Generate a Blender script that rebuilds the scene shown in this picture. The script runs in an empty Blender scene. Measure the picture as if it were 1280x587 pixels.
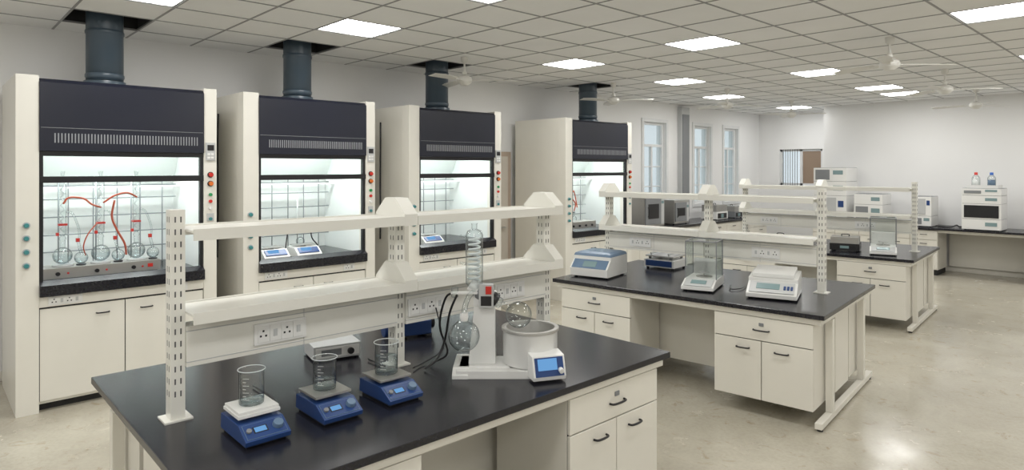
import bpy, bmesh, math, random
from mathutils import Matrix, Vector
random.seed(7)
C = bpy.context
# ------------------------------------------------------------------ materials
def new_mat(name):
    m = bpy.data.materials.new(name); m.use_nodes = True
    nt = m.node_tree; nt.nodes.clear()
    out = nt.nodes.new('ShaderNodeOutputMaterial')
    return m, nt, out
def pmat(name, col, rough=0.5, metal=0.0, var=0.04, scale=3.0, spec=0.5, coat=0.0):
    m, nt, out = new_mat(name)
    p = nt.nodes.new('ShaderNodeBsdfPrincipled')
    p.inputs['Roughness'].default_value = rough
    p.inputs['Metallic'].default_value = metal
    p.inputs['Specular IOR Level'].default_value = spec
    p.inputs['Coat Weight'].default_value = coat
    tc = nt.nodes.new('ShaderNodeTexCoord')
    n = nt.nodes.new('ShaderNodeTexNoise'); n.inputs['Scale'].default_value = scale
    n.inputs['Detail'].default_value = 4
    nt.links.new(tc.outputs['Object'], n.inputs['Vector'])
    r = nt.nodes.new('ShaderNodeValToRGB')
    r.color_ramp.elements[0].position = .3; r.color_ramp.elements[1].position = .7
    r.color_ramp.elements[0].color = (*[c*(1-var) for c in col], 1)
    r.color_ramp.elements[1].color = (*[min(1, c*(1+var)) for c in col], 1)
    nt.links.new(n.outputs['Fac'], r.inputs['Fac'])
    nt.links.new(r.outputs['Color'], p.inputs['Base Color'])
    nt.links.new(p.outputs['BSDF'], out.inputs['Surface'])
    return m
def emat(name, col, s):
    m, nt, out = new_mat(name)
    e = nt.nodes.new('ShaderNodeEmission'); e.inputs['Color'].default_value = (*col, 1)
    e.inputs['Strength'].default_value = s
    nt.links.new(e.outputs[0], out.inputs['Surface']); return m
def gmat(name, c0=(.95,.97,.97), c1=(.22,.28,.30), g0=.05, g1=.55, pwr=2.4):
    m, nt, out = new_mat(name)
    lw = nt.nodes.new('ShaderNodeLayerWeight'); lw.inputs['Blend'].default_value = .5
    pw = nt.nodes.new('ShaderNodeMath'); pw.operation = 'POWER'; pw.inputs[1].default_value = pwr
    nt.links.new(lw.outputs['Facing'], pw.inputs[0])
    mx = nt.nodes.new('ShaderNodeMix'); mx.data_type = 'RGBA'
    mx.inputs[6].default_value = (*c0, 1); mx.inputs[7].default_value = (*c1, 1)
    nt.links.new(pw.outputs[0], mx.inputs[0])
    t = nt.nodes.new('ShaderNodeBsdfTransparent'); nt.links.new(mx.outputs[2], t.inputs['Color'])
    g = nt.nodes.new('ShaderNodeBsdfGlossy'); g.inputs['Roughness'].default_value = .05
    f = nt.nodes.new('ShaderNodeMath'); f.operation = 'MULTIPLY_ADD'; f.inputs[1].default_value = g1; f.inputs[2].default_value = g0
    nt.links.new(pw.outputs[0], f.inputs[0])
    ms = nt.nodes.new('ShaderNodeMixShader')
    nt.links.new(f.outputs[0], ms.inputs[0]); nt.links.new(t.outputs[0], ms.inputs[1]); nt.links.new(g.outputs[0], ms.inputs[2])
    nt.links.new(ms.outputs[0], out.inputs['Surface']); return m

CREAM = pmat('cream_enamel', (.79,.765,.69), .30, var=.02)
HOODW = pmat('hood_enamel', (.81,.79,.72), .28, var=.02)
SHELF = pmat('shelf_enamel', (.81,.80,.74), .28, var=.02)
WHITE = pmat('white_plastic', (.82,.82,.80), .3, var=.015)
LGREY = pmat('light_grey_plastic', (.52,.53,.53), .4)
MGREY = pmat('mid_grey', (.22,.23,.24), .45)
GAP = pmat('dark_gap', (.03,.03,.03), .8)
SLOT = pmat('slot_grey', (.10,.10,.10), .7)
BLACK = pmat('black_plastic', (.012,.012,.014), .35)
TOP = pmat('black_granite_top', (.013,.013,.018), .22, var=.25, scale=60)
NAVY = pmat('navy_black_enamel', (.011,.013,.025), .3)
VENT = pmat('vent_grey', (.30,.31,.33), .5)
DUCT = pmat('duct_blue_grey', (.055,.08,.105), .32)
BLUE = pmat('blue_plastic', (.022,.06,.20), .3)
LBLUE = pmat('pale_blue_plastic', (.13,.205,.31), .35)
LCD = emat('lcd_blue', (.18,.42,.78), .85)
LCDG = pmat('lcd_grey_green', (.22,.32,.33), .2)
STEEL = pmat('brushed_steel', (.60,.60,.60), .28, metal=1.0)
STEEL2 = pmat('satin_steel', (.48,.47,.45), .38, metal=.8)
ROD = pmat('rod_steel', (.30,.33,.34), .35, metal=.5)
RED = pmat('red_plastic', (.6,.03,.02), .35)
ORANGE = pmat('orange_button', (.70,.16,.02), .4)
HOSE = pmat('red_brown_hose', (.48,.085,.035), .45)
GREEN = pmat('green_plastic', (.02,.3,.1), .4)
TEAL = pmat('teal_plastic', (.05,.24,.25), .4)
BROWN = pmat('brown_board', (.30,.22,.16), .6)
DOORM = pmat('door_beige', (.50,.40,.32), .5)
DOORL = pmat('door_leaf', (.62,.57,.50), .5)
LINER = pmat('hood_liner', (.86,.89,.875), .3, var=.01)
FANM = pmat('fan_enamel', (.74,.73,.69), .35)
CAPB = pmat('cap_blue', (.02,.12,.5), .4)
FROST = pmat('frosted_glass', (.72,.77,.78), .2)
GLASS = gmat('clear_glass')
PANE = gmat('pane_glass', (.95,.97,.965), (.6,.7,.68), .05, .45)
WATER = gmat('water', (.90,.93,.94), (.45,.55,.58), .05, .4)
WALLM = pmat('wall_paint', (.85,.85,.845), .65, var=.015, scale=.7)
GRIDM = pmat('grid_tbar', (.30,.30,.30), .5)
TILEM = pmat('ceiling_tile', (.87,.87,.86), .85, var=.03, scale=1.2)
LIGHT = emat('led_panel_light', (1,.99,.97), 20)
HLIGHT = emat('hood_tube_light', (.94,1,.975), 19)
SKYW = pmat('mull_white', (.75,.76,.76), .5)

def floor_mat():
    m, nt, out = new_mat('polished_screed_floor')
    p = nt.nodes.new('ShaderNodeBsdfPrincipled')
    tc = nt.nodes.new('ShaderNodeTexCoord')
    def noise(s, d=5, ro=.6, dist=0):
        n = nt.nodes.new('ShaderNodeTexNoise'); n.inputs['Scale'].default_value = s
        n.inputs['Detail'].default_value = d; n.inputs['Roughness'].default_value = ro
        n.inputs['Distortion'].default_value = dist
        nt.links.new(tc.outputs['Object'], n.inputs['Vector']); return n
    def ramp(n, a, ca, b, cb):
        r = nt.nodes.new('ShaderNodeValToRGB'); r.color_ramp.elements[0].position = a; r.color_ramp.elements[1].position = b
        r.color_ramp.elements[0].color = (*ca, 1); r.color_ramp.elements[1].color = (*cb, 1)
        nt.links.new(n.outputs['Fac'], r.inputs['Fac']); return r
    base = ramp(noise(1.1, 6, .65, .5), .35, (.45,.415,.335), .68, (.565,.53,.44))
    spots = ramp(noise(6, 7, .72, 1.2), .57, (1,1,1), .74, (.68,.58,.44))
    fine = ramp(noise(38, 3, .6), .35, (.92,.92,.92), .6, (1,1,1))
    def mul(a, b):
        x = nt.nodes.new('ShaderNodeMix'); x.data_type = 'RGBA'; x.blend_type = 'MULTIPLY'; x.inputs[0].default_value = 1
        nt.links.new(a, x.inputs[6]); nt.links.new(b, x.inputs[7]); return x.outputs[2]
    c = mul(mul(base.outputs[0], spots.outputs[0]), fine.outputs[0])
    nt.links.new(c, p.inputs['Base Color'])
    rr = ramp(noise(2.5), .3, (.14,)*3, .7, (.30,)*3)
    nt.links.new(rr.outputs[0], p.inputs['Roughness'])
    nt.links.new(p.outputs[0], out.inputs['Surface']); return m
FLOORM = floor_mat()

# ------------------------------------------------------------------ builder
class P:
    def __init__(s, name):
        s.name = name; s.bm = bmesh.new(); s.mats = []; s.T = Matrix()
    def mi(s, m):
        if m not in s.mats: s.mats.append(m)
        return s.mats.index(m)
    def face(s, pts, mat, smooth=False):
        vs = [s.bm.verts.new(s.T @ Vector(p)) for p in pts]
        f = s.bm.faces.new(vs); f.material_index = s.mi(mat); f.smooth = smooth; return f
    def hull(s, rings, mat, smooth=True, cap=True, closed=True):
        R = [[s.bm.verts.new(s.T @ Vector(p)) for p in ring] for ring in rings]
        k = s.mi(mat); n = len(R[0])
        for a, b in zip(R, R[1:]):
            for i in range(n):
                j = (i+1) % n
                f = s.bm.faces.new((a[i], a[j], b[j], b[i])); f.material_index = k; f.smooth = smooth
        if cap:
            for ring in (list(reversed(R[0])), R[-1]):
                f = s.bm.faces.new(ring); f.material_index = k
    def box(s, x0, x1, y0, y1, z0, z1, mat):
        if x0 > x1: x0, x1 = x1, x0
        if y0 > y1: y0, y1 = y1, y0
        if z0 > z1: z0, z1 = z1, z0
        r = lambda z: [(x0,y0,z),(x1,y0,z),(x1,y1,z),(x0,y1,z)]
        s.hull([r(z0), r(z1)], mat, smooth=False)
    def taper(s, b, t, z0, z1, mat):
        r = lambda q, z: [(q[0],q[2],z),(q[1],q[2],z),(q[1],q[3],z),(q[0],q[3],z)]
        s.hull([r(b, z0), r(t, z1)], mat, smooth=False)
    def prism(s, poly, x0, x1, mat):
        s.hull([[(x0, y, z) for y, z in poly], [(x1, y, z) for y, z in poly]], mat, smooth=False)
    def prismxz(s, poly, y0, y1, mat):
        s.hull([[(x, y0, z) for x, z in poly], [(x, y1, z) for x, z in poly]], mat, smooth=False)
    def cyl(s, a, b, r, mat, n=20, r2=None, cap=True):
        a = Vector(a); b = Vector(b); r2 = r if r2 is None else r2
        d = (b-a).normalized(); u = d.orthogonal().normalized(); v = d.cross(u)
        ring = lambda c, q: [c + (u*math.cos(t)+v*math.sin(t))*q for t in [2*math.pi*i/n for i in range(n)]]
        s.hull([ring(a, r), ring(b, r2)], mat, cap=cap)
    def lathe(s, prof, c, mat, n=28, axis=(0,0,1), cap=False):
        c = Vector(c); d = Vector(axis).normalized()
        u = d.orthogonal().normalized(); v = d.cross(u)
        s.hull([[c + d*z + (u*math.cos(t)+v*math.sin(t))*max(r, 1e-4) for t in [2*math.pi*i/n for i in range(n)]] for r, z in prof], mat, cap=cap)
    def sphere(s, c, r, mat, n=24, a0=-90, a1=90):
        k = 14; s.lathe([(r*math.cos(math.radians(a0+(a1-a0)*i/k)), r*math.sin(math.radians(a0+(a1-a0)*i/k))) for i in range(k+1)], c, mat, n)
    def tube(s, pts, r, mat, n=8, sub=6, cap=True):
        P_ = [Vector(p) for p in pts]
        if len(P_) > 2 and sub > 1:
            q = [P_[0]*2-P_[1]] + P_ + [P_[-1]*2-P_[-2]]; o = []
            for i in range(1, len(q)-2):
                for j in range(sub):
                    t = j/sub; a, b, c, d = q[i-1], q[i], q[i+1], q[i+2]
                    o.append(.5*((2*b)+(-a+c)*t+(2*a-5*b+4*c-d)*t*t+(-a+3*b-3*c+d)*t**3))
            P_ = o + [q[-2]]
        u = None; rings = []
        for i, p in enumerate(P_):
            d = (P_[min(i+1, len(P_)-1)] - P_[max(i-1, 0)]).normalized()
            u = d.orthogonal() if u is None else (u - d*u.dot(d))
            u.normalize(); v = d.cross(u)
            rings.append([p + (u*math.cos(2*math.pi*k/n)+v*math.sin(2*math.pi*k/n))*r for k in range(n)])
        s.hull(rings, mat, cap=cap)
    def outlet(s, x, y, z, n=2, w=.055, h=.07, f=-1):
        W = n*w
        s.box(x-W/2-.012, x+W/2+.012, y, y+f*.008, z-h/2-.01, z+h/2+.01, WHITE)
        for i in range(n):
            cx = x-W/2+w*(i+.5)
            s.box(cx-w*.46, cx+w*.46, y+f*.008, y+f*.011, z-h/2, z+h/2, WHITE)
            if i % 2 == 0:
                for dx, dz in ((0,.014),(-.012,-.008),(.012,-.008)):
                    s.box(cx+dx-.0045, cx+dx+.0045, y+f*.011, y+f*.0122, z+dz-.0045, z+dz+.0045, BLACK)
            else:
                s.box(cx-.009, cx+.009, y+f*.011, y+f*.014, z-.016, z+.016, LGREY)
    def handle(s, x, y, z, w=.10, vertical=False):
        a = (0,0,1) if vertical else (1,0,0)
        h = w/2
        pts = [(-h,0),(-h*.85,-.022),(0,-.028),(h*.85,-.022),(h,0)]
        s.tube([(x+a[0]*t, y+d, z+a[2]*t) for t, d in pts], .006, BLACK, sub=4)
    def done(s, loc=(0,0,0), rz=0, bevel=.003, parent=None):
        me = bpy.data.meshes.new(s.name)
        bmesh.ops.recalc_face_normals(s.bm, faces=s.bm.faces)
        s.bm.to_mesh(me); s.bm.free()
        for m in s.mats: me.materials.append(m)
        o = bpy.data.objects.new(s.name, me); C.collection.objects.link(o)
        o.location = loc; o.rotation_euler = (0, 0, math.radians(rz))
        if bevel:
            b = o.modifiers.new('bevel', 'BEVEL'); b.width = bevel; b.segments = 2
            b.limit_method = 'ANGLE'; b.angle_limit = math.radians(50); b.use_clamp_overlap = True
        if parent: o.parent = parent
        return o

TH = 47.07; HC = 1.9; ZT = .845
WX = -7.3; CZ = 3.2

# ------------------------------------------------------------------ room shell
XR, YN, YF, YE = 4.55, -3.27, 14.0, 15.0
p = P('floor'); p.box(WX-.3, XR+.2, YN-.2, YE+.3, -.1, 0, FLOORM); p.done(bevel=0)

def wall_x(name, x0, x1, y0, y1, holes):
    p = P(name); ys = sorted(holes)
    cur = y0
    for (a, b, z0, z1) in ys:
        p.box(x0, x1, cur, a, 0, CZ+.5, WALLM)
        p.box(x0, x1, a, b, 0, z0, WALLM) if z0 > 0 else None
        p.box(x0, x1, a, b, z1, CZ+.5, WALLM); cur = b
    p.box(x0, x1, cur, y1, 0, CZ+.5, WALLM)
    return p.done(bevel=0)
wins = [(10.25,11.0,1.15,2.8),(12.05,12.72,1.15,2.8),(13.3,13.92,1.15,2.8)]
wall_x('wall_left', WX-.22, WX, YN, YE+.3, wins)
p = P('wall_back')
p.box(-6.8, -5.82, YE, YE+.2, 0, 1.5, WALLM); p.box(-6.8, -5.82, YE, YE+.2, 2.34, CZ+.5, WALLM)
p.box(WX, -6.8, YE, YE+.2, 0, CZ+.5, WALLM); p.box(-5.82, -5.0, YE, YE+.2, 0, CZ+.5, WALLM)
p.box(-5.4, XR, YF, YE, 0, CZ+.5, WALLM); p.done(bevel=0)
p = P('wall_right'); p.box(XR, XR+.2, YN, YE, 0, CZ+.5, WALLM); p.done(bevel=0)
p = P('wall_front'); p.box(WX, XR, YN-.2, YN, 0, CZ+.5, WALLM); p.done(bevel=0)

for i, (a, b, z0, z1) in enumerate(wins):
    p = P('window_%d' % (i+1))
    x0, x1 = WX-.14, WX-.06
    t = .05
    for q in ((a, a+t, z0, z1), (b-t, b, z0, z1), (a+t, b-t, z0, z0+t), (a+t, b-t, z1-t, z1), (a+t, b-t, 2.32, 2.37)):
        p.box(x0, x1, *q, SKYW)
    p.box(x0+.01, x1-.01, (a+b)/2-.022, (a+b)/2+.022, z0+t, 2.32, SKYW)
    p.box(x0+.035, x0+.041, a+t, b-t, z0+t, z1-t, PANE)
    for k in range(1, 3):
        z = z0 + (2.32-z0)*k/3
        p.box(x0+.02, x1-.02, a+t, b-t, z-.01, z+.01, SKYW)
    for q in ((a-.07, a, z0-.07, z1+.07), (b, b+.07, z0-.07, z1+.07), (a, b, z1, z1+.07), (a, b, z0-.07, z0)):
        p.box(WX, WX+.02, *q, SKYW)
    p.done(bevel=.002)
p = P('window_4')
a, b, z0, z1 = -6.8, -5.82, 1.5, 2.34
for q in ((a, a+.05, z0, z1), (b-.05, b, z0, z1), (a, b, z0, z0+.05), (a, b, z1-.05, z1), ((a+b)/2-.03, (a+b)/2+.03, z0, z1)):
    p.box(q[0], q[1], YE+.05, YE+.12, q[2], q[3], SKYW)
p.box(a+.05, (a+b)/2, YE+.08, YE+.086, z0+.05, z1-.05, PANE)
p.box((a+b)/2+.03, b-.05, YE+.07, YE+.09, z0+.05, z1-.05, BROWN)
for k in range(7):
    x = a+.08+k*.055; p.box(x-.006, x+.006, YE+.02, YE+.032, z0, z1, MGREY)
p.done(bevel=0)
p = P('door_1')
p.box(WX+.002, WX+.05, 5.75, 6.72, .0, 2.15, DOORM)
p.box(WX+.05, WX+.06, 5.82, 6.65, .01, 2.08, DOORL)
p.cyl((WX+.06, 6.55, 1.0), (WX+.11, 6.55, 1.0), .012, STEEL); p.box(WX+.10, WX+.12, 6.45, 6.56, .99, 1.01, STEEL)
p.done()
p = P('baseboard_back'); p.box(-5.4, XR, YF-.012, YF, 0, .09, CREAM); p.done()
p = P('baseboard_left'); p.box(WX, WX+.012, YN, 5.7, 0, .09, CREAM); p.done()
p = P('cable_riser'); p.box(WX+.002, WX+.1, 11.42, 11.72, ZT+.002, CZ-.05, LGREY); p.box(WX+.1, WX+.115, 11.45, 11.69, .9, 3.0, MGREY)
p.done()

# ------------------------------------------------------------------ ceiling
GX0, GY0, S = -7.45, -3.27, .6
ducts = [(-6.55,1.21),(-6.55,2.97),(-6.55,4.80),(-6.55,7.72)]
def tile(x, y): return (int(math.floor((x-GX0)/S)), int(math.floor((y-GY0)/S)))
holes = {tile(*d) for d in ducts}
lights = [(-5.35,1.3),(-5.35,3.03),(-5.35,6.03),(-5.35,8.43),(-5.95,10.83),(-5.95,14.1),
          (-3.55,.63),(-3.55,3.3),(-3.55,6.3),(-3.55,9.03),(-3.55,11.43),(-3.55,12.75),
          (-1.15,.63),(-1.15,3.63),(-1.15,6.63),(-1.15,9.63),(-1.15,12.33),
          (1.25,.63),(1.25,3.63),(1.25,6.63),(1.25,9.63),(1.25,12.33),  # panels from here on are out of view, added for more room light
          (3.05,.63),(3.05,4.83),(3.05,9.03),(-5.35,-1.77),(-3.55,-1.77),(-1.15,-1.77),(1.25,-1.77)]
lt = {tile(*l) for l in lights}
NX = 20; NY = 31
p = P('ceiling')
for i in range(NX):
    for j in range(NY):
        if (i, j) in holes or (i, j) in lt: continue
        x0 = max(GX0+i*S, WX); x1 = min(GX0+(i+1)*S, XR); y0 = max(GY0+j*S, YN); y1 = min(GY0+(j+1)*S, YE)
        if y1-y0 < .02 or x1-x0 < .02: continue
        p.face([(x0,y0,CZ),(x1,y0,CZ),(x1,y1,CZ),(x0,y1,CZ)], TILEM)
for i in range(1, NX):
    x = GX0+i*S; p.box(x-.009, x+.009, YN, YE, CZ-.004, CZ+.012, GRIDM)
for j in range(1, NY):
    y = GY0+j*S
    if y < YE: p.box(WX, XR, y-.009, y+.009, CZ-.0042, CZ+.012, GRIDM)
p.box(WX-.1, XR+.1, YN-.1, YE+.1, CZ+.5, CZ+.55, GAP)  # plenum lid, shade of the openings put into its near-black colour
for (i, j) in holes:     # plenum sides coloured near-black, painting shade into each service opening
    x0 = GX0+i*S; y0 = GY0+j*S
    for q in ((x0-.02,x0,y0,y0+S),(x0+S,x0+S+.02,y0,y0+S),(x0,x0+S,y0-.02,y0),(x0,x0+S,y0+S,y0+S+.02)):
        p.box(*q, CZ+.013, CZ+.5, GAP)
p.done(bevel=0)
for k, (i, j) in enumerate(sorted(lt)):
    cx = GX0+(i+.5)*S; cy = GY0+(j+.5)*S; w = .276
    p = P('ceiling_light_panel')
    p.face([(-w,-w,.0),(-w,w,.0),(w,w,.0),(w,-w,.0)], LIGHT)
    for a in range(4):
        p.T = Matrix.Rotation(a*math.pi/2, 4, 'Z')
        p.box(-.285, .285, w, .286, -.004, .03, WHITE)
    p.done((cx, cy, CZ+.004), bevel=0)

for (x, y) in ducts:
    p = P('exhaust_duct')
    p.lathe([(.142,0),(.142,CZ+.5-2.665)], (0,0,0), DUCT, 32, cap=True)
    for z in (.02, .40): p.lathe([(.144,z),(.149,z+.01),(.149,z+.03),(.144,z+.04)], (0,0,0), DUCT, 32)
    p.done((x, y, 2.662), bevel=0)

def fan(x, y, ang):
    p = P('ceiling_fan')
    zt = CZ-2.93
    p.lathe([(.0,zt),(.045,zt),(.04,zt-.05),(.02,zt-.07),(.011,zt-.075),(.011,.12),(.025,.10),(.03,.07),(.02,.06)], (0,0,0), FANM, 20)
    p.lathe([(.0,.055),(.045,.05),(.08,.035),(.092,.012),(.092,-.012),(.08,-.032),(.055,-.045),(.045,-.06),(.0,-.065)], (0,0,0), FANM, 28)
    for k in range(3):
        p.T = Matrix.Rotation(math.radians(ang+120*k), 4, 'Z')
        p.box(.07, .20, -.02, .02, -.008, .0, FANM)
        p.T = p.T @ Matrix.Rotation(math.radians(12), 4, 'X')
        p.hull([[(.15,-.045,-.004),(.15,.045,-.004),(.15,.045,.002),(.15,-.045,.002)],
                [(.45,-.06,-.006),(.45,.055,-.006),(.45,.055,0),(.45,-.06,0)],
                [(.62,-.057,-.012),(.62,.04,-.012),(.62,.04,-.008),(.62,-.057,-.008)]], FANM, smooth=False)
    p.done((x, y, 2.93), bevel=.002)
for f in ((-5.87,4.7,47),(-6.1,7.79,20),(-5.28,9.73,50),(-5.35,12.3,10),(-2.1,7.08,42),(-2.28,9.88,25),(-2.5,12.7,60)):
    fan(*f)

# ------------------------------------------------------------------ fume hoods
def hood(y0, W, pw=.145):
    p = P('fume_hood'); D = 1.04; H = 2.62
    pr = .11
    p.box(0, .03, .141, D, 0.0, H, HOODW); p.box(W-.03, W, .141, D, 0.0, H, HOODW)
    p.box(0, pw, 0, .14, 0, H, HOODW); p.box(W-pr, W, 0, .14, 0, H, HOODW)
    p.box(.031, W-.031, .142, D, .06, .897, HOODW); p.box(pw+.001, W-pr-.001, .031, .14, .06, .897, HOODW)
    p.box(.06, W-.06, .08, D, 0, .06, GAP)
    p.box(pw+.001, W-pr-.001, .004, .03, .815, .898, HOODW)
    xm = W*.5
    p.box(pw+.006, xm-.004, .008, .03, .085, .80, HOODW)
    p.box(xm+.004, W-pr-.006, .008, .03, .085, .80, HOODW)
    p.box(xm-.004, xm+.004, .02, .031, .085, .80, GAP); p.box(pw+.001, W-pr-.001, .022, .0305, .80, .815, GAP)
    p.box(pw+.001, pw+.006, .02, .0305, .085, .8, GAP); p.box(W-pr-.006, W-pr-.001, .02, .0305, .085, .8, GAP)
    p.handle(xm-.16, .008, .72, .09); p.handle(xm+.16, .008, .72, .09)
    p.outlet(pw+.17, .004, .858, 4, .05, .05)
    p.outlet(W-pr-.2, .004, .858, 2, .05, .05)
    p.prism([(-.035,.90),(-.035,.985),(.03,1.02),(.06,.985),(D-.05,.985),(D-.05,.90)], pw+.001, W-pr-.001, TOP)
    p.box(.031, pw, .141, D-.06, .9, 2.2, LINER); p.box(W-pr, W-.031, .141, D-.06, .9, 2.2, LINER)
    p.box(pw, W-pr, D-.09, D-.06, .985, 2.2, LINER); p.box(pw, W-pr, .141, D-.06, 2.2, 2.23, LINER)
    p.box(.031, W-.031, D-.049, D-.001, .9, H-.02, HOODW); p.box(.031, W-.031, .141, D-.05, H-.03, H-.01, HOODW)
    p.box(pw+.001, W-pr-.001, D-.34, D-.31, 1.72, 1.735, LINER)
    p.prism([(D-.1,1.74),(D-.34,2.15),(D-.31,2.15),(D-.09,1.78)], pw+.001, W-pr-.001, LINER)
    p.prism([(-.012,2.035),(-.012,2.57),(.02,2.60),(.139,2.60),(.139,2.035)], pw+.001, W-pr-.001, NAVY)
    p.box(pw+.01, W-pr-.01, -.014, -.012, 2.215, 2.219, MGREY)
    n = 48; a = pw+.10; b = W-pr-.06
    for i in range(n):
        x = a+(b-a)*i/(n-1)
        p.box(x-.0042, x+.0042, -.0145, -.0115, 2.10, 2.175, VENT)
    f = .028
    for q in ((pw+.001, pw+f, 1.0, 2.035), (W-pr-f, W-pr-.001, 1.0, 2.035)):
        p.box(q[0], q[1], .015, .06, q[2], q[3], BLACK)
    p.box(pw+.001, W-pr-.001, .01, .061, 1.995, 2.034, BLACK)
    p.box(pw+.001, W-pr-.001, .0, .055, 1.785, 1.835, BLACK)
    p.box(pw+f, W-pr-f, .03, .034, 1.835, 1.995, PANE)
    p.box(pw+.10, W-pr-.10, .22, .50, 2.17, 2.2, WHITE)
    p.box(pw+.12, W-pr-.12, .24, .48, 2.166, 2.17, HLIGHT)
    yb = D-.17
    nv = 6
    for i in range(nv):
        x = pw+.12+(W-pw-pr-.24)*i/(nv-1)
        p.cyl((x, yb, .985), (x, yb, 1.78), .0055, ROD, 8)
    for z in (1.15, 1.30, 1.46, 1.62, 1.74):
        p.cyl((pw, yb-.012, z), (W-pr, yb-.012, z), .0055, ROD, 8)
    for z in (1.15, 1.255, 1.36, 1.46):
        p.cyl((pw*.45, 0, z), (pw*.45, -.008, z), .026, LGREY, 18)
        p.cyl((pw*.45, -.008, z), (pw*.45, -.035, z), .019, TEAL, 14, r2=.015)
    xc = W-pr*.5
    p.box(xc-.04, xc+.04, -.012, 0, 1.97, 2.13, LGREY); p.box(xc-.028, xc+.028, -.015, -.012, 2.06, 2.11, BLACK)
    for k in range(4): p.box(xc-.028+.03*(k % 2), xc-.004+.03*(k % 2), -.015, -.012, 1.985+.03*(k//2), 2.005+.03*(k//2), WHITE)
    for z, m in ((1.84, RED), (1.76, ORANGE)):
        p.cyl((xc, 0, z), (xc, -.01, z), .026, BLACK, 16); p.cyl((xc, -.01, z), (xc, -.03, z), .019, m, 16)
    for z, m in ((1.66, GREEN), (1.60, RED), (1.54, WHITE), (1.44, TEAL), (1.34, TEAL)):
        p.cyl((xc, 0, z), (xc, -.018, z), .015, m, 12)
    p.box(xc-.03, xc+.03, -.006, 0, 1.42, 1.49, LGREY)
    i = min(ducts, key=lambda d: abs(d[1]-(y0+W/2)))
    p.lathe([(.16,0),(.16,.05),(.0,.05)], (i[1]-y0, HX-i[0], H-.015), DUCT, 28)
    return p.done((HX, y0, 0), 90, bevel=.002)
HX = -6.13
hoods = [(.55,1.46),(2.25,1.41),(4.10,1.41),(6.74,1.55)]
for a in hoods: hood(*a)

def to_world(y0, x, y, z=0):
    return (HX-y, y0+x, z)

def rig(p, x, y, z, h=.62, r=.065):
    p.sphere((x, y, z+r), r, GLASS)
    p.sphere((x, y, z+r), r*.93, WATER, 20, -90, 5)
    p.lathe([(.02, 2*r-.004),(.02, 2*r+.06),(.026, 2*r+.07),(.014, 2*r+.10)], (x, y, z), GLASS, 16)
    z0 = z+2*r+.09
    p.lathe([(.008,0),(.028,.02),(.028,h-.2),(.008,h-.18),(.015,h-.13),(.02,h-.12)], (x, y, z0), GLASS, 18)
    p.tube([(x+.014*math.cos(t*1.1), y+.014*math.sin(t*1.1), z0+.03+t*(h-.25)/36) for t in range(36)], .004, FROST, 6, 1)
    p.cyl((x-.01, y+.03, z0+.1), (x-.01, y+.14, z0+.1), .008, ROD, 8); p.box(x-.03, x+.03, y-.03, y+.035, z0+.09, z0+.105, RED)
    p.cyl((x-.01, y+.14, z-.12), (x-.01, y+.14, z0+.45), .006, ROD, 8)
def hood1_stuff():
    p = P('extraction_heating_unit')
    L = .86
    p.box(0, L, 0, .26, .02, .105, STEEL2); p.box(.02, L-.02, .02, .24, 0, .02, BLACK)
    for i in range(3):
        x = .16+.27*i
        p.cyl((x, .13, .105), (x, .13, .12), .075, LGREY, 24)
        p.cyl((x-.05, 0, .06), (x-.05, -.02, .06), .016, BLACK, 14); p.cyl((x+.02, 0, .06), (x+.02, -.006, .06), .008, RED, 10)
        rig(p, x, .13, .12, .66, r=.070)
        p.sphere((x+.125, .10, .165), .050, GLASS); p.cyl((x+.125, .10, .105), (x+.125, .10, .117), .035, BLACK, 12)
        p.sphere((x+.125, .10, .165), .046, WATER, 20, -90, 0)
        p.cyl((x+.125, .10, .205), (x+.10, .12, .33), .012, GLASS, 10)
        p.box(x+.088, x+.112, .08, .11, .30, .33, RED); p.box(x-.05, x-.03, .08, .11, .36, .385, RED)
        p.tube([(x+.03,.13,.55),(x+.07,.12,.53),(x+.11,.1,.4),(x+.11,.1,.3)], .008, GLASS, 8)
    p.box(L-.10, L-.06, -.006, 0, .05, .08, RED)
    p.tube([(.16,.1,.62),(.20,.10,.67),(.30,.1,.66),(.36,.1,.61),(.43,.12,.58)], .0075, HOSE)
    p.tube([(.44,.08,.62),(.52,.06,.68),(.62,.08,.70),(.70,.1,.66)], .0075, HOSE)
    p.tube([(.52,.06,.64),(.50,.06,.50),(.54,.06,.38),(.60,.08,.26),(.62,.12,.16)], .0085, HOSE)
    p.tube([(.40,.1,.45),(.33,.08,.36),(.30,.09,.26),(.32,.12,.18)], .005, HOSE)
    return p.done(to_world(.55, .175, .16, .985), 90, bevel=0)
hood1_stuff()

def scale(loc, rz, name='bench_scale', w=.2, d=.26, h=.07):
    p = P(name)
    p.prism([(-d/2,0.008),(-d/2,h*.35),(-d/2+.09,h),(d/2,h),(d/2,.008)], -w/2, w/2, WHITE)
    p.prism([(-d/2+.012,h*.35+.013),(-d/2+.078,h*.93),(-d/2+.076,h*.93+.006),(-d/2+.010,h*.35+.02)], -w*.42, w*.42, BLUE)
    p.prism([(-d/2+.03,h*.35+.025),(-d/2+.07,h*.93+.001),(-d/2+.066,h*.93+.006),(-d/2+.026,h*.35+.030)], -w*.3, w*.12, LCD)
    p.cyl((0, .04, h), (0, .04, h+.012), .03, MGREY, 16)
    p.box(-w*.42, w*.42, -.03, d/2-.015, h+.012, h+.022, STEEL)
    for sx in (-1, 1):
        for sy in (-1, 1): p.cyl((sx*w*.4, sy*d*.4, 0), (sx*w*.4, sy*d*.4, .01), .012, BLACK, 10)
    return p.done(loc, rz, bevel=.004)
scale(to_world(2.25, .36, .20, .985), 90, w=.26, d=.26, h=.105); scale(to_world(2.25, .70, .20, .985), 90, w=.26, d=.26, h=.105)
scale(to_world(4.10, .42, .2, .985), 90, w=.28, d=.26, h=.10)
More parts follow.
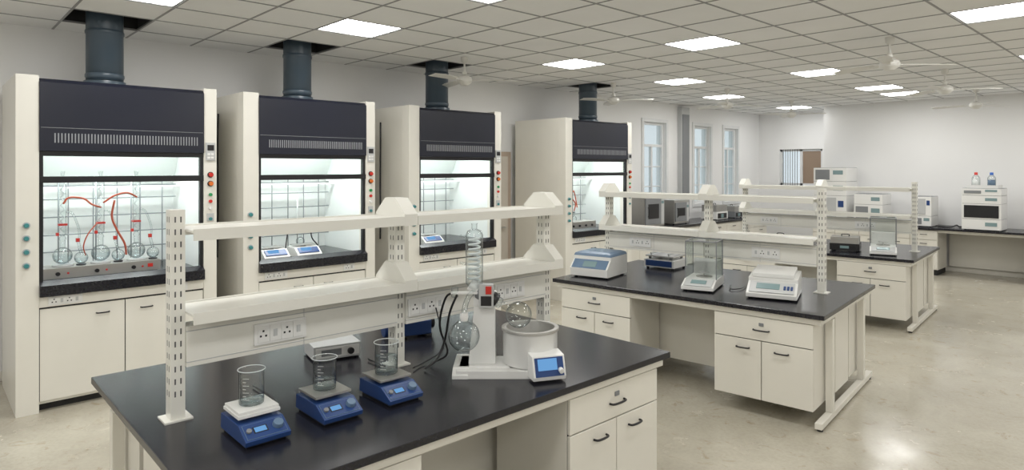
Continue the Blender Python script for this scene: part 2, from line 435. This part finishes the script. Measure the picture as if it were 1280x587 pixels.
def retort(loc, rz, orange=False):
    p = P('retort_stand_with_flask')
    p.box(-.1, .1, -.07, .07, 0, .015, BLACK); p.cyl((0, .05, .015), (0, .05, .6), .006, STEEL, 8)
    p.sphere((0, -.02, .13), .045, GLASS); p.lathe([(.014,.17),(.014,.24),(.018,.25)], (0,-.02,0), GLASS, 12)
    p.box(-.015, .015, -.03, .06, .22, .235, MGREY)
    if orange: p.tube([(0,-.02,.25),(.04,-.02,.36),(-.03,0,.46),(.03,.02,.56),(.1,.05,.5),(.1,0,.3)], .008, HOSE)
    else:
        p.tube([(0,-.02,.25),(.04,-.02,.33),(.12,0,.30),(.14,0,.16),(.2,0,.08),(.25,.04,.02)], .007, BLACK)
        p.tube([(-.01,-.02,.25),(-.05,-.02,.32),(-.12,0,.25),(-.15,0,.1),(-.14,.03,.01)], .006, BLACK)
    return p.done(loc, rz, bevel=0)
retort(to_world(2.25, .78, .5, .985), 90)
retort(to_world(6.74, .42, .5, .985), 90, True); retort(to_world(6.74, .72, .5, .985), 90, True)
p = P('heating_mantle_unit'); p.box(0,.62,0,.24,.015,.12,STEEL2); p.box(.02,.6,.02,.22,0,.015,BLACK)
for i in range(4): p.cyl((.1+.14*i,0,.06),(.1+.14*i,-.02,.06),.016,BLACK,12)
p.done(to_world(6.74, .22, .14, .985), 90)

# ------------------------------------------------------------------ benches
def bench(loc, rz, L=2.46, W=1.7):
    p = P('lab_bench')
    p.box(-L/2, L/2, -W/2, W/2, ZT-.033, ZT, TOP)
    e = .03
    for sy in (-1, 1):
        p.box(-L/2+e, L/2-e, sy*(W/2-e), sy*(W/2-e-.04), .765, ZT-.034, CREAM)
    for sx in (-1, 1):
        p.box(sx*(L/2-e), sx*(L/2-e-.04), -W/2+e+.04, W/2-e-.04, .765, ZT-.034, CREAM)
        x0, x1 = sx*(L/2-.07), sx*(L/2-.02)
        for sy in (-.30, .30): p.box(x0, x1, sy*W-.03, sy*W+.03, .066, .764, CREAM)
        p.box(x0, x1, -W/2+.02, W/2-.02, .02, .065, CREAM)
        for sy in (-1, 1): p.cyl((sx*(L/2-.045), sy*(W/2-.06), 0), (sx*(L/2-.045), sy*(W/2-.06), .02), .022, BLACK, 12)
        p.box(sx*(L/2-.08), sx*(L/2-.094), -.199, .199, .12, .765, CREAM)
    p.box(-L/2+.095, L/2-.095, -.22, -.20, .13, .765, CREAM); p.box(-L/2+.095, L/2-.095, .20, .22, .13, .765, CREAM)
    cw = .74
    for sy in (-1, 1):
        p.T = Matrix.Rotation(0 if sy < 0 else math.pi, 4, 'Z')
        for a, b in ((-L/2+.085, -L/2+.085+cw), (L/2-.085-cw, L/2-.085)):
            y0 = -W/2+.055
            p.box(a, b, y0+.001, y0+.52, .13, .762, CREAM)
            p.box(a+.004, b-.004, y0-.004, y0+.004, .135, .76, GAP)
            m = (a+b)/2
            p.box(a, b, y0-.022, y0-.004, .585, .76, CREAM)
            p.box(a, m-.003, y0-.022, y0-.004, .132, .578, CREAM); p.box(m+.003, b, y0-.022, y0-.004, .132, .578, CREAM)
            p.handle(m, y0-.022, .665, .12)
            p.box(m-.018, m+.018, y0-.028, y0-.022, .695, .72, MGREY)
            p.handle(m-.14, y0-.022, .515, .10); p.handle(m+.15, y0-.022, .515, .10)
    p.T = Matrix()
    return p.done(loc, rz, bevel=.0025)

def shelf(loc, rz, xs=(-1.09,0,1.13), z0=ZT, plates=()):
    p = P('reagent_shelf')
    top = 1.725
    for i, x in enumerate(xs):
        a, b = x-.028, x+.028
        p.box(a, b, -.036, .036, z0+.008, top, SHELF)
        p.box(x-.055, x+.055, -.055, .055, z0, z0+.008, SHELF)
        z = z0+.10
        while z < top-.04:
            for sy in (-1, 1):
                for dx in (-.011, .011): p.box(x+dx-.003, x+dx+.003, sy*.0355, sy*.0368, z, z+.024, SLOT)
            for dy in (-.013, .013):
                for sx in (-1, 1): p.box(x+sx*.0275, x+sx*.0288, dy-.003, dy+.003, z, z+.024, SLOT)
            z += .052
        if i:
            for zs, t in ((1.63, 1.742), (1.285, 1.40)):
                p.prism([(-.143,zs-.03),(-.143,zs+.03),(-.05,t),(.05,t),(.143,zs+.03),(.143,zs-.03)], x-.040, x+.040, SHELF)
    for a, b in zip(xs, xs[1:]):
        for zs in (1.63, 1.285):
            b2 = b-.041
            a2 = a+.041 if a != xs[0] else a+.029
            p.box(a2, b2, -.137, .137, zs+.004, zs+.013, SHELF)
            p.box(a2, b2, -.145, -.1375, zs-.028, zs+.02, SHELF); p.box(a2, b2, .1375, .145, zs-.028, zs+.02, SHELF)
        p.box(a+.029, b-.029, -.05, .05, 1.065, 1.235, SHELF)
        p.box(a+.029, b-.029, -.0515, .0515, 1.083, 1.087, LGREY)
        p.box(a+.029, b-.029, -.0515, .0515, 1.213, 1.217, LGREY)
        m = (a+b)/2; p.box(m-.0015, m+.0015, -.0515, .0515, 1.065, 1.235, LGREY)
    for x, n in plates:
        p.outlet(x, -.0515, 1.15, n, .055, .075); p.outlet(x, .0515, 1.15, n, .055, .075, f=1)
    return p.done(loc, rz, bevel=.002)

B1 = (-2.945, 1.91, 0)
bench(B1, 90, 2.53, 1.74)
shelf((B1[0], 1.89, 0), 90, plates=((-.66,4),(.16,4),(.78,4)))
B2 = (-3.115, 5.41, 0); R2 = 6.4
bench(B2, R2, 2.42, 1.64)
def loc2(B, R, x, y, z=ZT):
    c, s_ = math.cos(math.radians(R)), math.sin(math.radians(R))
    return (B[0]+x*c-y*s_, B[1]+x*s_+y*c, z)
shelf(loc2(B2, R2, 0, .10, 0), R2+180, xs=(-.95,.05,1.15), plates=((-.5,4),(.75,4)))
B3 = (-3.5, 9.10, 0); R3 = 5
bench(B3, R3, 2.4, 1.7)
shelf(loc2(B3, R3, 0, .05, 0), R3+180, xs=(-1.05,.05,1.12), plates=((-.5,4),(.75,4)))

# ------------------------------------------------------------------ bench 1 items
def stirrer(loc, rz, ceramic=False):
    p = P('magnetic_stirrer')
    w = .175
    p.prism([(-.14,.012),(-.145,.030),(-.065,.072),(.12,.072),(.125,.012)], -w/2, w/2, BLUE)
    p.box(-w/2+.01, w/2-.01, -.12, .115, .0, .012, BLACK)
    d = Vector((0, .08, .042)).normalized()
    s0 = Vector((0,-.145,.030)); nn = Vector((0,-.042,.08)).normalized()
    def on(x, t, h): return Vector((x, 0, 0))+s0+d*t+nn*h
    def slab(xa, xb, ta, tb, h0, h1, m):
        p.hull([[on(xa,ta,h0),on(xb,ta,h0),on(xb,tb,h0),on(xa,tb,h0)],[on(xa,ta,h1),on(xb,ta,h1),on(xb,tb,h1),on(xa,tb,h1)]], m, False)
    slab(-.078,.078,.008,.082,0,.002,LBLUE)
    slab(-.076,.076,.010,.080,.002,.0028,BLUE)
    slab(-.045,.01,.03,.062,.0028,.004,BLACK); slab(-.04,.005,.034,.058,.004,.0048,LCD)
    p.cyl(on(.05,.045,.0028), on(.05,.045,.02), .021, LBLUE, 20, r2=.018)
    p.cyl(on(-.062,.045,.0028), on(-.062,.045,.012), .010, MGREY, 16)
    p.cyl((0,.03,.072), (0,.03,.088), .05, MGREY, 20)
    p.box(-.082, .082, -.055, .11, .088, .10 if ceramic else .098, WHITE if ceramic else STEEL2)
    if ceramic: p.box(-.078, .078, -.051, .106, .10, .112, WHITE)
    return p.done(loc, rz, bevel=.005)
def beaker(loc, rz=0, r=.050, h=.135, water=.0):
    p = P('glass_beaker')
    p.lathe([(0,.002),(r*.9,.002),(r*.97,.006),(r,.014),(r,h-.01),(r+.004,h)], (0,0,0), GLASS, 40)
    p.tube([((r+.004)*math.cos(t*math.pi/18), (r+.004)*math.sin(t*math.pi/18), h) for t in range(37)], .0018, FROST, 6, 1)
    p.tube([((r*.95)*math.cos(t*math.pi/18), (r*.95)*math.sin(t*math.pi/18), .004) for t in range(37)], .0015, GLASS, 6, 1)
    for k in range(7):
        a0 = math.radians(-62); a1 = math.radians(-62+(16 if k % 2 else 30)); zz = h*(.2+.10*k)
        p.face([((r+.0005)*math.cos(a0),(r+.0005)*math.sin(a0),zz),((r+.0005)*math.cos(a1),(r+.0005)*math.sin(a1),zz),((r+.0005)*math.cos(a1),(r+.0005)*math.sin(a1),zz+.0022),((r+.0005)*math.cos(a0),(r+.0005)*math.sin(a0),zz+.0022)], WHITE)
    if water: p.lathe([(0,.006),(r-.003,.010),(r-.003,water),(0,water)], (0,0,0), WATER, 36)
    return p.done(loc, rz, bevel=0)
for (x, y, cer, wt, rr, hh) in ((-2.565,.985,True,.02,.048,.138),(-2.565,1.30,False,.04,.049,.135),(-2.565,1.61,False,.08,.053,.145)):
    stirrer((x, y, ZT), 90, cer)
    beaker((x-.03, y, ZT+(.112 if cer else .098)), 0, rr, hh, wt)
def cable(name, pts, r=.004, mat=BLACK):
    p = P(name); p.tube(pts, r, mat); return p.done(bevel=0)
for y in (.985, 1.30, 1.61):
    cable('power_cable', [(-2.70, y, ZT+.03),(-2.76, y+.02, ZT+.018),(-2.82, y+.10, ZT+.010),(-2.78, y+.17, ZT+.010),(-2.86,y+.20,ZT+.010),(-3.1,y+.2,ZT+.010)], .0045)
cable('power_cable', [(-6.72,4.088,2.45),(-6.70,4.075,2.1),(-6.72,4.085,1.7),(-6.69,4.07,1.35),(-6.72,4.085,1.05)], .01)
cable('power_cable', [(-6.78,2.238,2.45),(-6.76,2.225,2.1),(-6.78,2.235,1.5),(-6.75,2.22,1.0)], .009)

def rotavap(loc, rz):
    p = P('rotary_evaporator')
    p.prism([(-.17,0),(-.17,.02),(-.12,.045),(.12,.045),(.15,.02),(.15,0)], -.16, -.08, WHITE)
    p.taper((-.16,.14,-.14,.10), (-.13,.13,-.10,.08), 0, .045, WHITE)
    p.box(-.14, .36, -.165, -.115, 0, .04, WHITE); p.box(.0, .36, .07, .11, 0, .035, WHITE)
    p.taper((-.085,.055,-.06,.07), (-.055,.05,-.045,.055), .045, .36, WHITE)
    p.prismxz([(-.06,.34),(-.06,.40),(-.02,.43),(.06,.40),(.06,.34)], -.05, .055, WHITE)
    A = Vector((-.08,-.03,.45)); Bv = Vector((.17,-.03,.295)); d = (Bv-A).normalized()
    p.lathe([(0,0),(.03,.0),(.035,.02),(.035,.05)], A, WHITE, 24, d)
    p.lathe([(.035,.05),(.045,.06),(.045,.12),(.035,.13)], A, MGREY, 24, d)
    p.lathe([(.035,.13),(.038,.135),(.038,.165),(.022,.17)], A, BLACK, 24, d)
    p.lathe([(.022,.165),(.028,.17),(.028,.19),(.016,.195),(.016,.235)], A, GLASS, 18, d)
    fc = A + d*.30
    p.sphere(fc, .068, GLASS, 32)
    p.box(.005, .035, -.095, -.05, .41, .45, RED)
    p.box(-.03, .045, -.088, -.05, .34, .46, LGREY); p.box(-.02, .035, -.091, -.088, .35, .40, BLACK)
    x, y = -.055, -.05
    p.lathe([(.0,.40),(.015,.405),(.018,.43),(.045,.46),(.045,.71),(.036,.73),(.014,.74),(.014,.765),(.018,.77)], (x,y,0), GLASS, 28)
    p.tube([(x+.029*math.cos(t*.7), y+.029*math.sin(t*.7), .47+t*.0028) for t in range(84)], .0062, FROST, 7, 1)
    for z in (.70, .56): p.cyl((x-.04,y,z), (x-.075,y,z+.005), .006, GLASS, 8)
    p.tube([(x,y,.42),(x-.03,y-.03,.39),(x-.045,y-.075,.34),(x-.045,y-.10,.29)], .014, GLASS, 12)
    p.sphere((x-.045,y-.105,.215), .078, GLASS, 32); p.lathe([(.017,.288),(.022,.31),(.019,.33)], (x-.045,y-.105,0), WHITE, 16)
    p.box(x-.12, x+.02, y-.02, y+.0, .405, .418, WHITE)
    p.lathe([(0,0),(.018,0),(.018,.05),(0,.05)], (x-.10,y-.01,.39), GLASS, 12)
    p.tube([(x-.09,y,.40),(x-.13,y+.02,.30),(x-.16,y+.08,.15),(x-.20,y+.05,.05),(x-.26,y+.02,.010)], .006, BLACK)
    p.tube([(x-.09,y,.41),(x-.15,y+.03,.38),(x-.19,y+.09,.22),(x-.15,y+.1,.07),(x-.24,y+.10,.010)], .006, BLACK)
    bx, by, br = .235, -.02, .142
    p.lathe([(0,.035),(br-.02,.035),(br,.05),(br,.215),(br+.006,.222),(br,.228),(br-.012,.222),(br-.016,.10),(0,.095)], (bx,by,0), WHITE, 40)
    p.lathe([(br+.0075,.216),(br+.0075,.23),(br-.016,.23),(br-.018,.105),(0,.10)], (bx,by,0), STEEL2, 40)
    p.lathe([(0,.15),(br-.018,.15)], (bx,by,0), WATER, 32)
    p.T = Matrix.Translation((.31,-.165,0)) @ Matrix.Rotation(math.radians(18), 4, 'Z')
    p.prism([(-.055,.012),(-.06,.03),(-.03,.125),(.05,.135),(.05,.012)], -.085, .085, WHITE)
    p.prism([(-.062,.032),(-.034,.12),(-.031,.118),(-.056,.032)], -.075, .075, BLUE)
    p.prism([(-.0585,.062),(-.0405,.115),(-.036,.113),(-.052,.062)], -.06, .04, LCD)
    p.cyl((.057,-.05,.06), (.057,-.072,.055), .013, WHITE, 14)
    p.T = Matrix()
    return p.done(loc, rz, bevel=.003)
rotavap((-2.56, 2.19, ZT), TH)

p = P('vacuum_controller')
p.box(-.13,.13,-.11,.11,.01,.085,LGREY); p.box(-.12,.12,-.113,-.11,.02,.075,WHITE); p.cyl((.07,-.113,.045),(.07,-.13,.045),.018,BLACK,14)
for sx in (-1,1):
    for sy in (-1,1): p.cyl((sx*.11,sy*.09,0),(sx*.11,sy*.09,.012),.012,BLACK,10)
p.box(-.09,.02,-.116,-.113,.03,.065,MGREY)
p.done((-3.34,1.72,ZT), 78, bevel=.008)
p = P('vacuum_pump')
p.box(-.10,.10,-.08,.08,.015,.10,BLUE); p.cyl((-.10,0,.06),(-.19,0,.06),.055,BLUE,22); p.cyl((.10,0,.07),(.14,0,.07),.04,BLACK,18)
p.tube([(-.05,0,.1),(-.05,0,.15),(.05,0,.15),(.05,0,.1)],.009,BLACK)
for sx in (-1,1): p.box(sx*.08-.02,sx*.08+.02,-.09,.09,0,.016,BLACK)
p.done((-3.4,2.3,ZT), 75, bevel=.005)
cable('power_cable', [(-2.875,2.1,1.13),(-2.82,2.1,1.0),(-2.84,2.12,.90),(-2.84,2.0,ZT+.012),(-2.80,1.9,ZT+.012)])

# ------------------------------------------------------------------ bench 2 items
def centrifuge(loc, rz):
    p = P('benchtop_centrifuge')
    w, d, h = .40, .44, .25
    p.prism([(-d/2,.015),(-d/2-.01,.09),(-d/2+.07,.17),(-d/2+.07,.20),(d/2,.20),(d/2,.015)], -w/2, w/2, WHITE)
    p.prism([(-d/2-.0125,.095),(-d/2+.065,.170),(-d/2+.068,.166),(-d/2-.009,.092)], -w*.46, w*.46, LBLUE)
    p.prism([(-d/2-.003,.109),(-d/2+.045,.156),(-d/2+.05,.152),(-d/2+.003,.105)], -.07, .07, LCDG)
    p.hull([[(-w/2+.0,-d/2+.07,.201),(w/2,-d/2+.07,.201),(w/2,d/2,.201),(-w/2,d/2,.201)],[(-w/2+.01,-d/2+.08,.225),(w/2-.01,-d/2+.08,.225),(w/2-.01,d/2-.01,.225),(-w/2+.01,d/2-.01,.225)],[(-w/2+.05,-d/2+.12,.24),(w/2-.05,-d/2+.12,.24),(w/2-.05,d/2-.05,.24),(-w/2+.05,d/2-.05,.24)]], LBLUE, False)
    for sx in (-1,1):
        for sy in (-1,1): p.cyl((sx*w*.4,sy*d*.4,0),(sx*w*.4,sy*d*.4,.016),.018,BLACK,10)
    return p.done(loc, rz, bevel=.01)
centrifuge(loc2(B2, R2, -.98, -.36), R2+6)

def analytical(loc, rz, s=1.0):
    p = P('analytical_balance'); p.T = Matrix.Scale(s, 4)
    w, d = .23, .24
    FR = MGREY
    p.prism([(-.25,.012),(-.25,.035),(-.13,.075),(d/2+.05,.075),(d/2+.05,.012)], -w/2, w/2, WHITE)
    p.prism([(-.245,.0395),(-.14,.0745),(-.14,.078),(-.246,.043)], -w*.44, w*.44, LGREY)
    p.prism([(-.215,.0535),(-.165,.070),(-.165,.0735),(-.216,.057)], -.055, .055, LCDG)
    z0, z1 = .075, .345
    for sx in (-1,1):
        for y in (-d/2, d/2): p.box(sx*w/2, sx*(w/2-.007), y-.0035, y+.0035, z0, z1, FR)
        p.face([(sx*(w/2-.005),-d/2,z0),(sx*(w/2-.005),d/2,z0),(sx*(w/2-.005),d/2,z1),(sx*(w/2-.005),-d/2,z1)], PANE)
    p.face([(-w/2+.01,-d/2,z0),(w/2-.01,-d/2,z0),(w/2-.01,-d/2,z1),(-w/2+.01,-d/2,z1)], PANE)
    p.box(-w/2+.01, w/2-.01, d/2, d/2+.04, z0, z0+.12, WHITE)
    p.face([(-w/2+.01,d/2,z0),(w/2-.01,d/2,z0),(w/2-.01,d/2,z1),(-w/2+.01,d/2,z1)], PANE)
    for q in ((-w/2,w/2,-d/2-.004,-d/2+.008),(-w/2,w/2,d/2-.008,d/2+.004),(-w/2,-w/2+.010,-d/2+.008,d/2-.008),(w/2-.010,w/2,-d/2+.008,d/2-.008)):
        p.box(*q, z1, z1+.009, FR)
    p.face([(-w/2+.010,-d/2+.008,z1+.005),(w/2-.010,-d/2+.008,z1+.005),(w/2-.010,d/2-.008,z1+.005),(-w/2+.010,d/2-.008,z1+.005)], PANE)
    p.box(-.03, .03, -d/2+.02, -d/2+.04, z1+.005, z1+.018, LGREY)
    p.cyl((0,0,z0),(0,0,z0+.03),.008,STEEL,10); p.cyl((0,0,z0+.03),(0,0,z0+.035),.045,STEEL,24)
    p.cyl((0,0,z0),(0,0,z0+.006),.06,STEEL2,24)
    for sx in (-1,1):
        for y in (-.22,.14): p.cyl((sx*.09,y,0),(sx*.09,y,.015),.014,BLACK,10)
    return p.done(loc, rz, bevel=.003)
analytical(loc2(B2, R2, .07, -.27), R2+12, 1.18)
def mbal(loc, rz, s=1.0):
    p = P('moisture_analyzer'); p.T = Matrix.Scale(s, 4)
    w = .32
    p.prism([(-.20,.012),(-.205,.04),(-.08,.105),(-.08,.13),(.20,.155),(.22,.14),(.22,.012)], -w/2, w/2, WHITE)
    p.prism([(-.195,.0475),(-.09,.1025),(-.092,.107),(-.198,.052)], -w*.45, w*.45, LGREY)
    p.prism([(-.165,.068),(-.11,.0965),(-.112,.1005),(-.167,.072)], -.10, .05, LCDG)
    for k in range(3): p.prism([(-.165,.068),(-.13,.086),(-.132,.092),(-.167,.074)], .075+.022*k, .09+.022*k, BLUE)
    p.prism([(-.07,.133),(-.07,.160),(.18,.185),(.19,.156)], -w*.42, w*.42, WHITE)
    p.box(-w/2-.003, w/2+.003, -.19, .2, .012, .022, LGREY)
    for sx in (-1,1):
        for y in (-.17,.18): p.cyl((sx*.13,y,0),(sx*.13,y,.015),.016,BLACK,10)
    return p.done(loc, rz, bevel=.008)
mbal(loc2(B2, R2, .68, -.27), R2+12, 1.18)
p = P('orbital_shaker')
p.box(-.17,.17,-.16,.16,.02,.10,WHITE); p.box(-.15,.15,-.165,-.16,.03,.09,BLUE); p.box(-.16,.16,-.15,.15,.125,.14,STEEL)
for sx in (-1,1):
    for sy in (-1,1): p.cyl((sx*.12,sy*.12,.10),(sx*.12,sy*.12,.125),.015,MGREY,10); p.cyl((sx*.14,sy*.13,0),(sx*.14,sy*.13,.02),.015,BLACK,10)
    p.cyl((sx*.10,-.14,.16),(sx*.10,.14,.16),.01,LGREY,10)
    for sy in (-1,1): p.cyl((sx*.10,sy*.13,.14),(sx*.10,sy*.13,.16),.008,LGREY,8)
p.done(loc2(B2, R2, -.70, .5), R2)
cable('power_cable', [loc2(B2,R2,.25,-.12,ZT+.012), loc2(B2,R2,.32,-.3,ZT+.012), loc2(B2,R2,.38,-.22,ZT+.012), loc2(B2,R2,.36,-.05,ZT+.012)])

analytical(loc2(B3, R3, .78, -.34), R3+12, 1.25)
def bath(loc, rz, w=.34, d=.3, h=.18, m=MGREY, name='water_bath'):
    p = P(name); p.box(-w/2,w/2,-d/2,d/2,.015,h*.55,m); p.box(-w/2+.01,w/2-.01,-d/2+.01,d/2-.01,h*.55,h,STEEL2)
    p.box(-w*.4,w*.4,-d/2-.003,-d/2,.03,h*.45,BLACK); p.box(-.05,.05,-d/2-.005,-d/2-.003,.04,h*.4,LCDG)
    p.tube([(-.04,0,h),(-.04,0,h+.025),(.04,0,h+.025),(.04,0,h)], .006, BLACK, sub=3)
    for sx in (-1,1):
        for sy in (-1,1): p.cyl((sx*w*.4,sy*d*.4,0),(sx*w*.4,sy*d*.4,.016),.014,BLACK,8)
    return p.done(loc, rz, bevel=.004)
bath(loc2(B3, R3, .36, -.38), R3+10, m=BLACK)
bath(loc2(B3, R3, -.45, -.4), R3, .4, .32, .14, WHITE, 'ph_meter_station')

# ------------------------------------------------------------------ perimeter benches
def cabs(p, x0, x1, y, n):
    w = (x1-x0)/n
    p.box(x0, x1, y+.021, y+.60, .10, .80, CREAM); p.box(x0+.02, x1-.02, y+.06, y+.6, 0, .10, GAP)
    for i in range(n):
        a = x0+w*i+.004; b = x0+w*(i+1)-.004
        p.box(a, b, y, y+.02, .63, .79, CREAM); p.box(a, b, y, y+.02, .11, .62, CREAM)
        p.handle((a+b)/2, y, .72, .1); p.handle((a+b)/2, y, .56, .1)
p = P('laboratory_counter')
p.box(-5.38, 1.5, 13.12, 13.985, ZT-.035, ZT, TOP)
cabs(p, -5.3, -3.15, 13.17, 5); cabs(p, -1.95, 1.4, 13.17, 7)
p.box(-3.15, -1.95, 13.2, 13.24, .76, ZT-.036, CREAM); p.box(-3.15,-1.95,13.93,13.95,.1,.81,CREAM)
p.done(bevel=.003)
p = P('laboratory_counter')
p.T = Matrix.Translation((-6.5, 8.45, 0)) @ Matrix.Rotation(math.radians(90), 4, 'Z')
p.box(0, 5.4, 0, .79, ZT-.035, ZT, TOP); cabs(p, .03, 5.35, .04, 9)
p.done(bevel=.003)

def oven(loc, rz, w=.55, d=.5, h=.5):
    p = P('laboratory_oven')
    p.box(-w/2,w/2,-d/2,d/2,.02,h,STEEL2); p.box(-w*.46,w*.30,-d/2-.02,-d/2,.06,h-.04,MGREY); p.box(-w*.34,w*.18,-d/2-.023,-d/2-.02,.16,h-.14,BLACK)
    p.box(w*.32,w*.48,-d/2-.006,-d/2,.05,h-.04,LGREY); p.box(w*.34,w*.46,-d/2-.009,-d/2-.006,h-.14,h-.09,LCDG)
    p.handle(-w*.36,-d/2-.02,h*.5,.16,True); p.box(-w/2-.005,w/2+.005,-d/2,d/2,h,h+.012,LGREY)
    for sx in (-1,1):
        for sy in (-1,1): p.cyl((sx*w*.42,sy*d*.42,0),(sx*w*.42,sy*d*.42,.021),.016,BLACK,8)
    return p.done(loc, rz)
oven((-6.88, 9.6, ZT), 90, .62, .55, .56); oven((-6.9, 10.55, ZT), 90, .5, .5, .45)
bath((-6.85, 12.1, ZT), 90, .45, .35, .3, WHITE, 'sonicator_bath'); bath((-6.85, 12.8, ZT), 90, .35, .35, .25, MGREY)

def instrument(name, loc, rz, w, d, mods):
    p = P(name); z = .015
    for sx in (-1,1):
        for sy in (-1,1): p.cyl((sx*w*.42,sy*d*.42,0),(sx*w*.42,sy*d*.42,.016),.016,BLACK,8)
    for h, kind in mods:
        p.box(-w/2,w/2,-d/2,d/2,z,z+h-.006,WHITE)
        p.box(-w/2+.008,w/2-.008,-d/2+.008,d/2-.008,z+h-.006,z+h,MGREY)
        if kind == 'dark': p.box(-w*.44,w*.44,-d/2-.006,-d/2,z+.02,z+h-.03,BLACK)
        elif kind == 'split': p.box(-w*.44,w*.0,-d/2-.006,-d/2,z+.03,z+h-.04,MGREY); p.box(w*.1,w*.4,-d/2-.004,-d/2,z+h*.5,z+h*.8,LCDG)
        elif kind == 'door': p.box(-w*.40,w*.2,-d/2-.010,-d/2,z+.03,z+h-.04,LGREY); p.box(w*.25,w*.42,-d/2-.004,-d/2,z+h*.55,z+h*.8,BLUE)
        else: p.box(w*.1,w*.40,-d/2-.004,-d/2,z+h*.35,z+h*.7,LCDG)
        z += h
    return p.done(loc, rz, bevel=.006), loc[2]+z
instrument('gas_chromatograph', (-5.0,13.55,ZT), 0, .62, .6, ((.5,'door'),(.28,'plain'),(.27,'split')))
instrument('spectrophotometer', (-4.3,13.5,ZT), 0, .5, .5, ((.35,'split'),(.2,'plain')))
instrument('data_acquisition_unit', (-3.42,13.5,ZT), 0, .30, .45, ((.18,'split'),(.35,'door')))
o, zt = instrument('chromatography_stack', (-2.52,13.42,ZT), 0, .55, .5, ((.18,'plain'),(.26,'dark'),(.14,'plain'),(.12,'split')))
p = P('solvent_tray'); p.box(-.22,.22,-.18,.18,0,.012,WHITE)
for q in ((-.22,.22,-.18,-.17),(-.22,.22,.17,.18),(-.22,-.21,-.17,.17),(.21,.22,-.17,.17)): p.box(*q,.012,.05,WHITE)
p.done((-2.52,13.42,zt), bevel=0)
for k, (dx, m) in enumerate(((-.12,RED),(.10,CAPB))):
    p = P('solvent_bottle')
    p.lathe([(0,0),(.055,0),(.06,.01),(.06,.16),(.035,.20),(.02,.21),(.02,.225)], (0,0,0), GLASS, 20)
    p.lathe([(0,.005),(.055,.005),(.055,.13),(0,.13)], (0,0,0), LBLUE if k else WHITE, 20)
    p.lathe([(.026,.21),(.026,.255),(0,.256)], (0,0,0), m, 16)
    p.done((-2.52+dx,13.42,zt+.012), bevel=0)
cable('power_cable', [(-3.2,13.4,ZT+.016),(-3.0,13.35,ZT+.016),(-2.95,13.55,ZT+.04),(-2.88,13.45,ZT+.018),(-2.84,13.7,ZT+.018)], .012)

# ------------------------------------------------------------------ world, camera
w = bpy.data.worlds.new('sky_world'); C.scene.world = w; w.use_nodes = True
bg = w.node_tree.nodes['Background']; bg.inputs['Color'].default_value = (.86,.93,1,1); bg.inputs['Strength'].default_value = 1.0
cam = bpy.data.cameras.new('camera'); co = bpy.data.objects.new('camera', cam); C.collection.objects.link(co)
co.location = (0, 0, HC); co.rotation_euler = (math.radians(90), 0, math.radians(TH))
cam.sensor_width = 36; cam.lens = 22.5; cam.shift_y = -83.5/1280
cam.clip_end = 100
C.scene.camera = co
C.scene.view_settings.view_transform = 'Standard'
C.scene.view_settings.look = 'None'
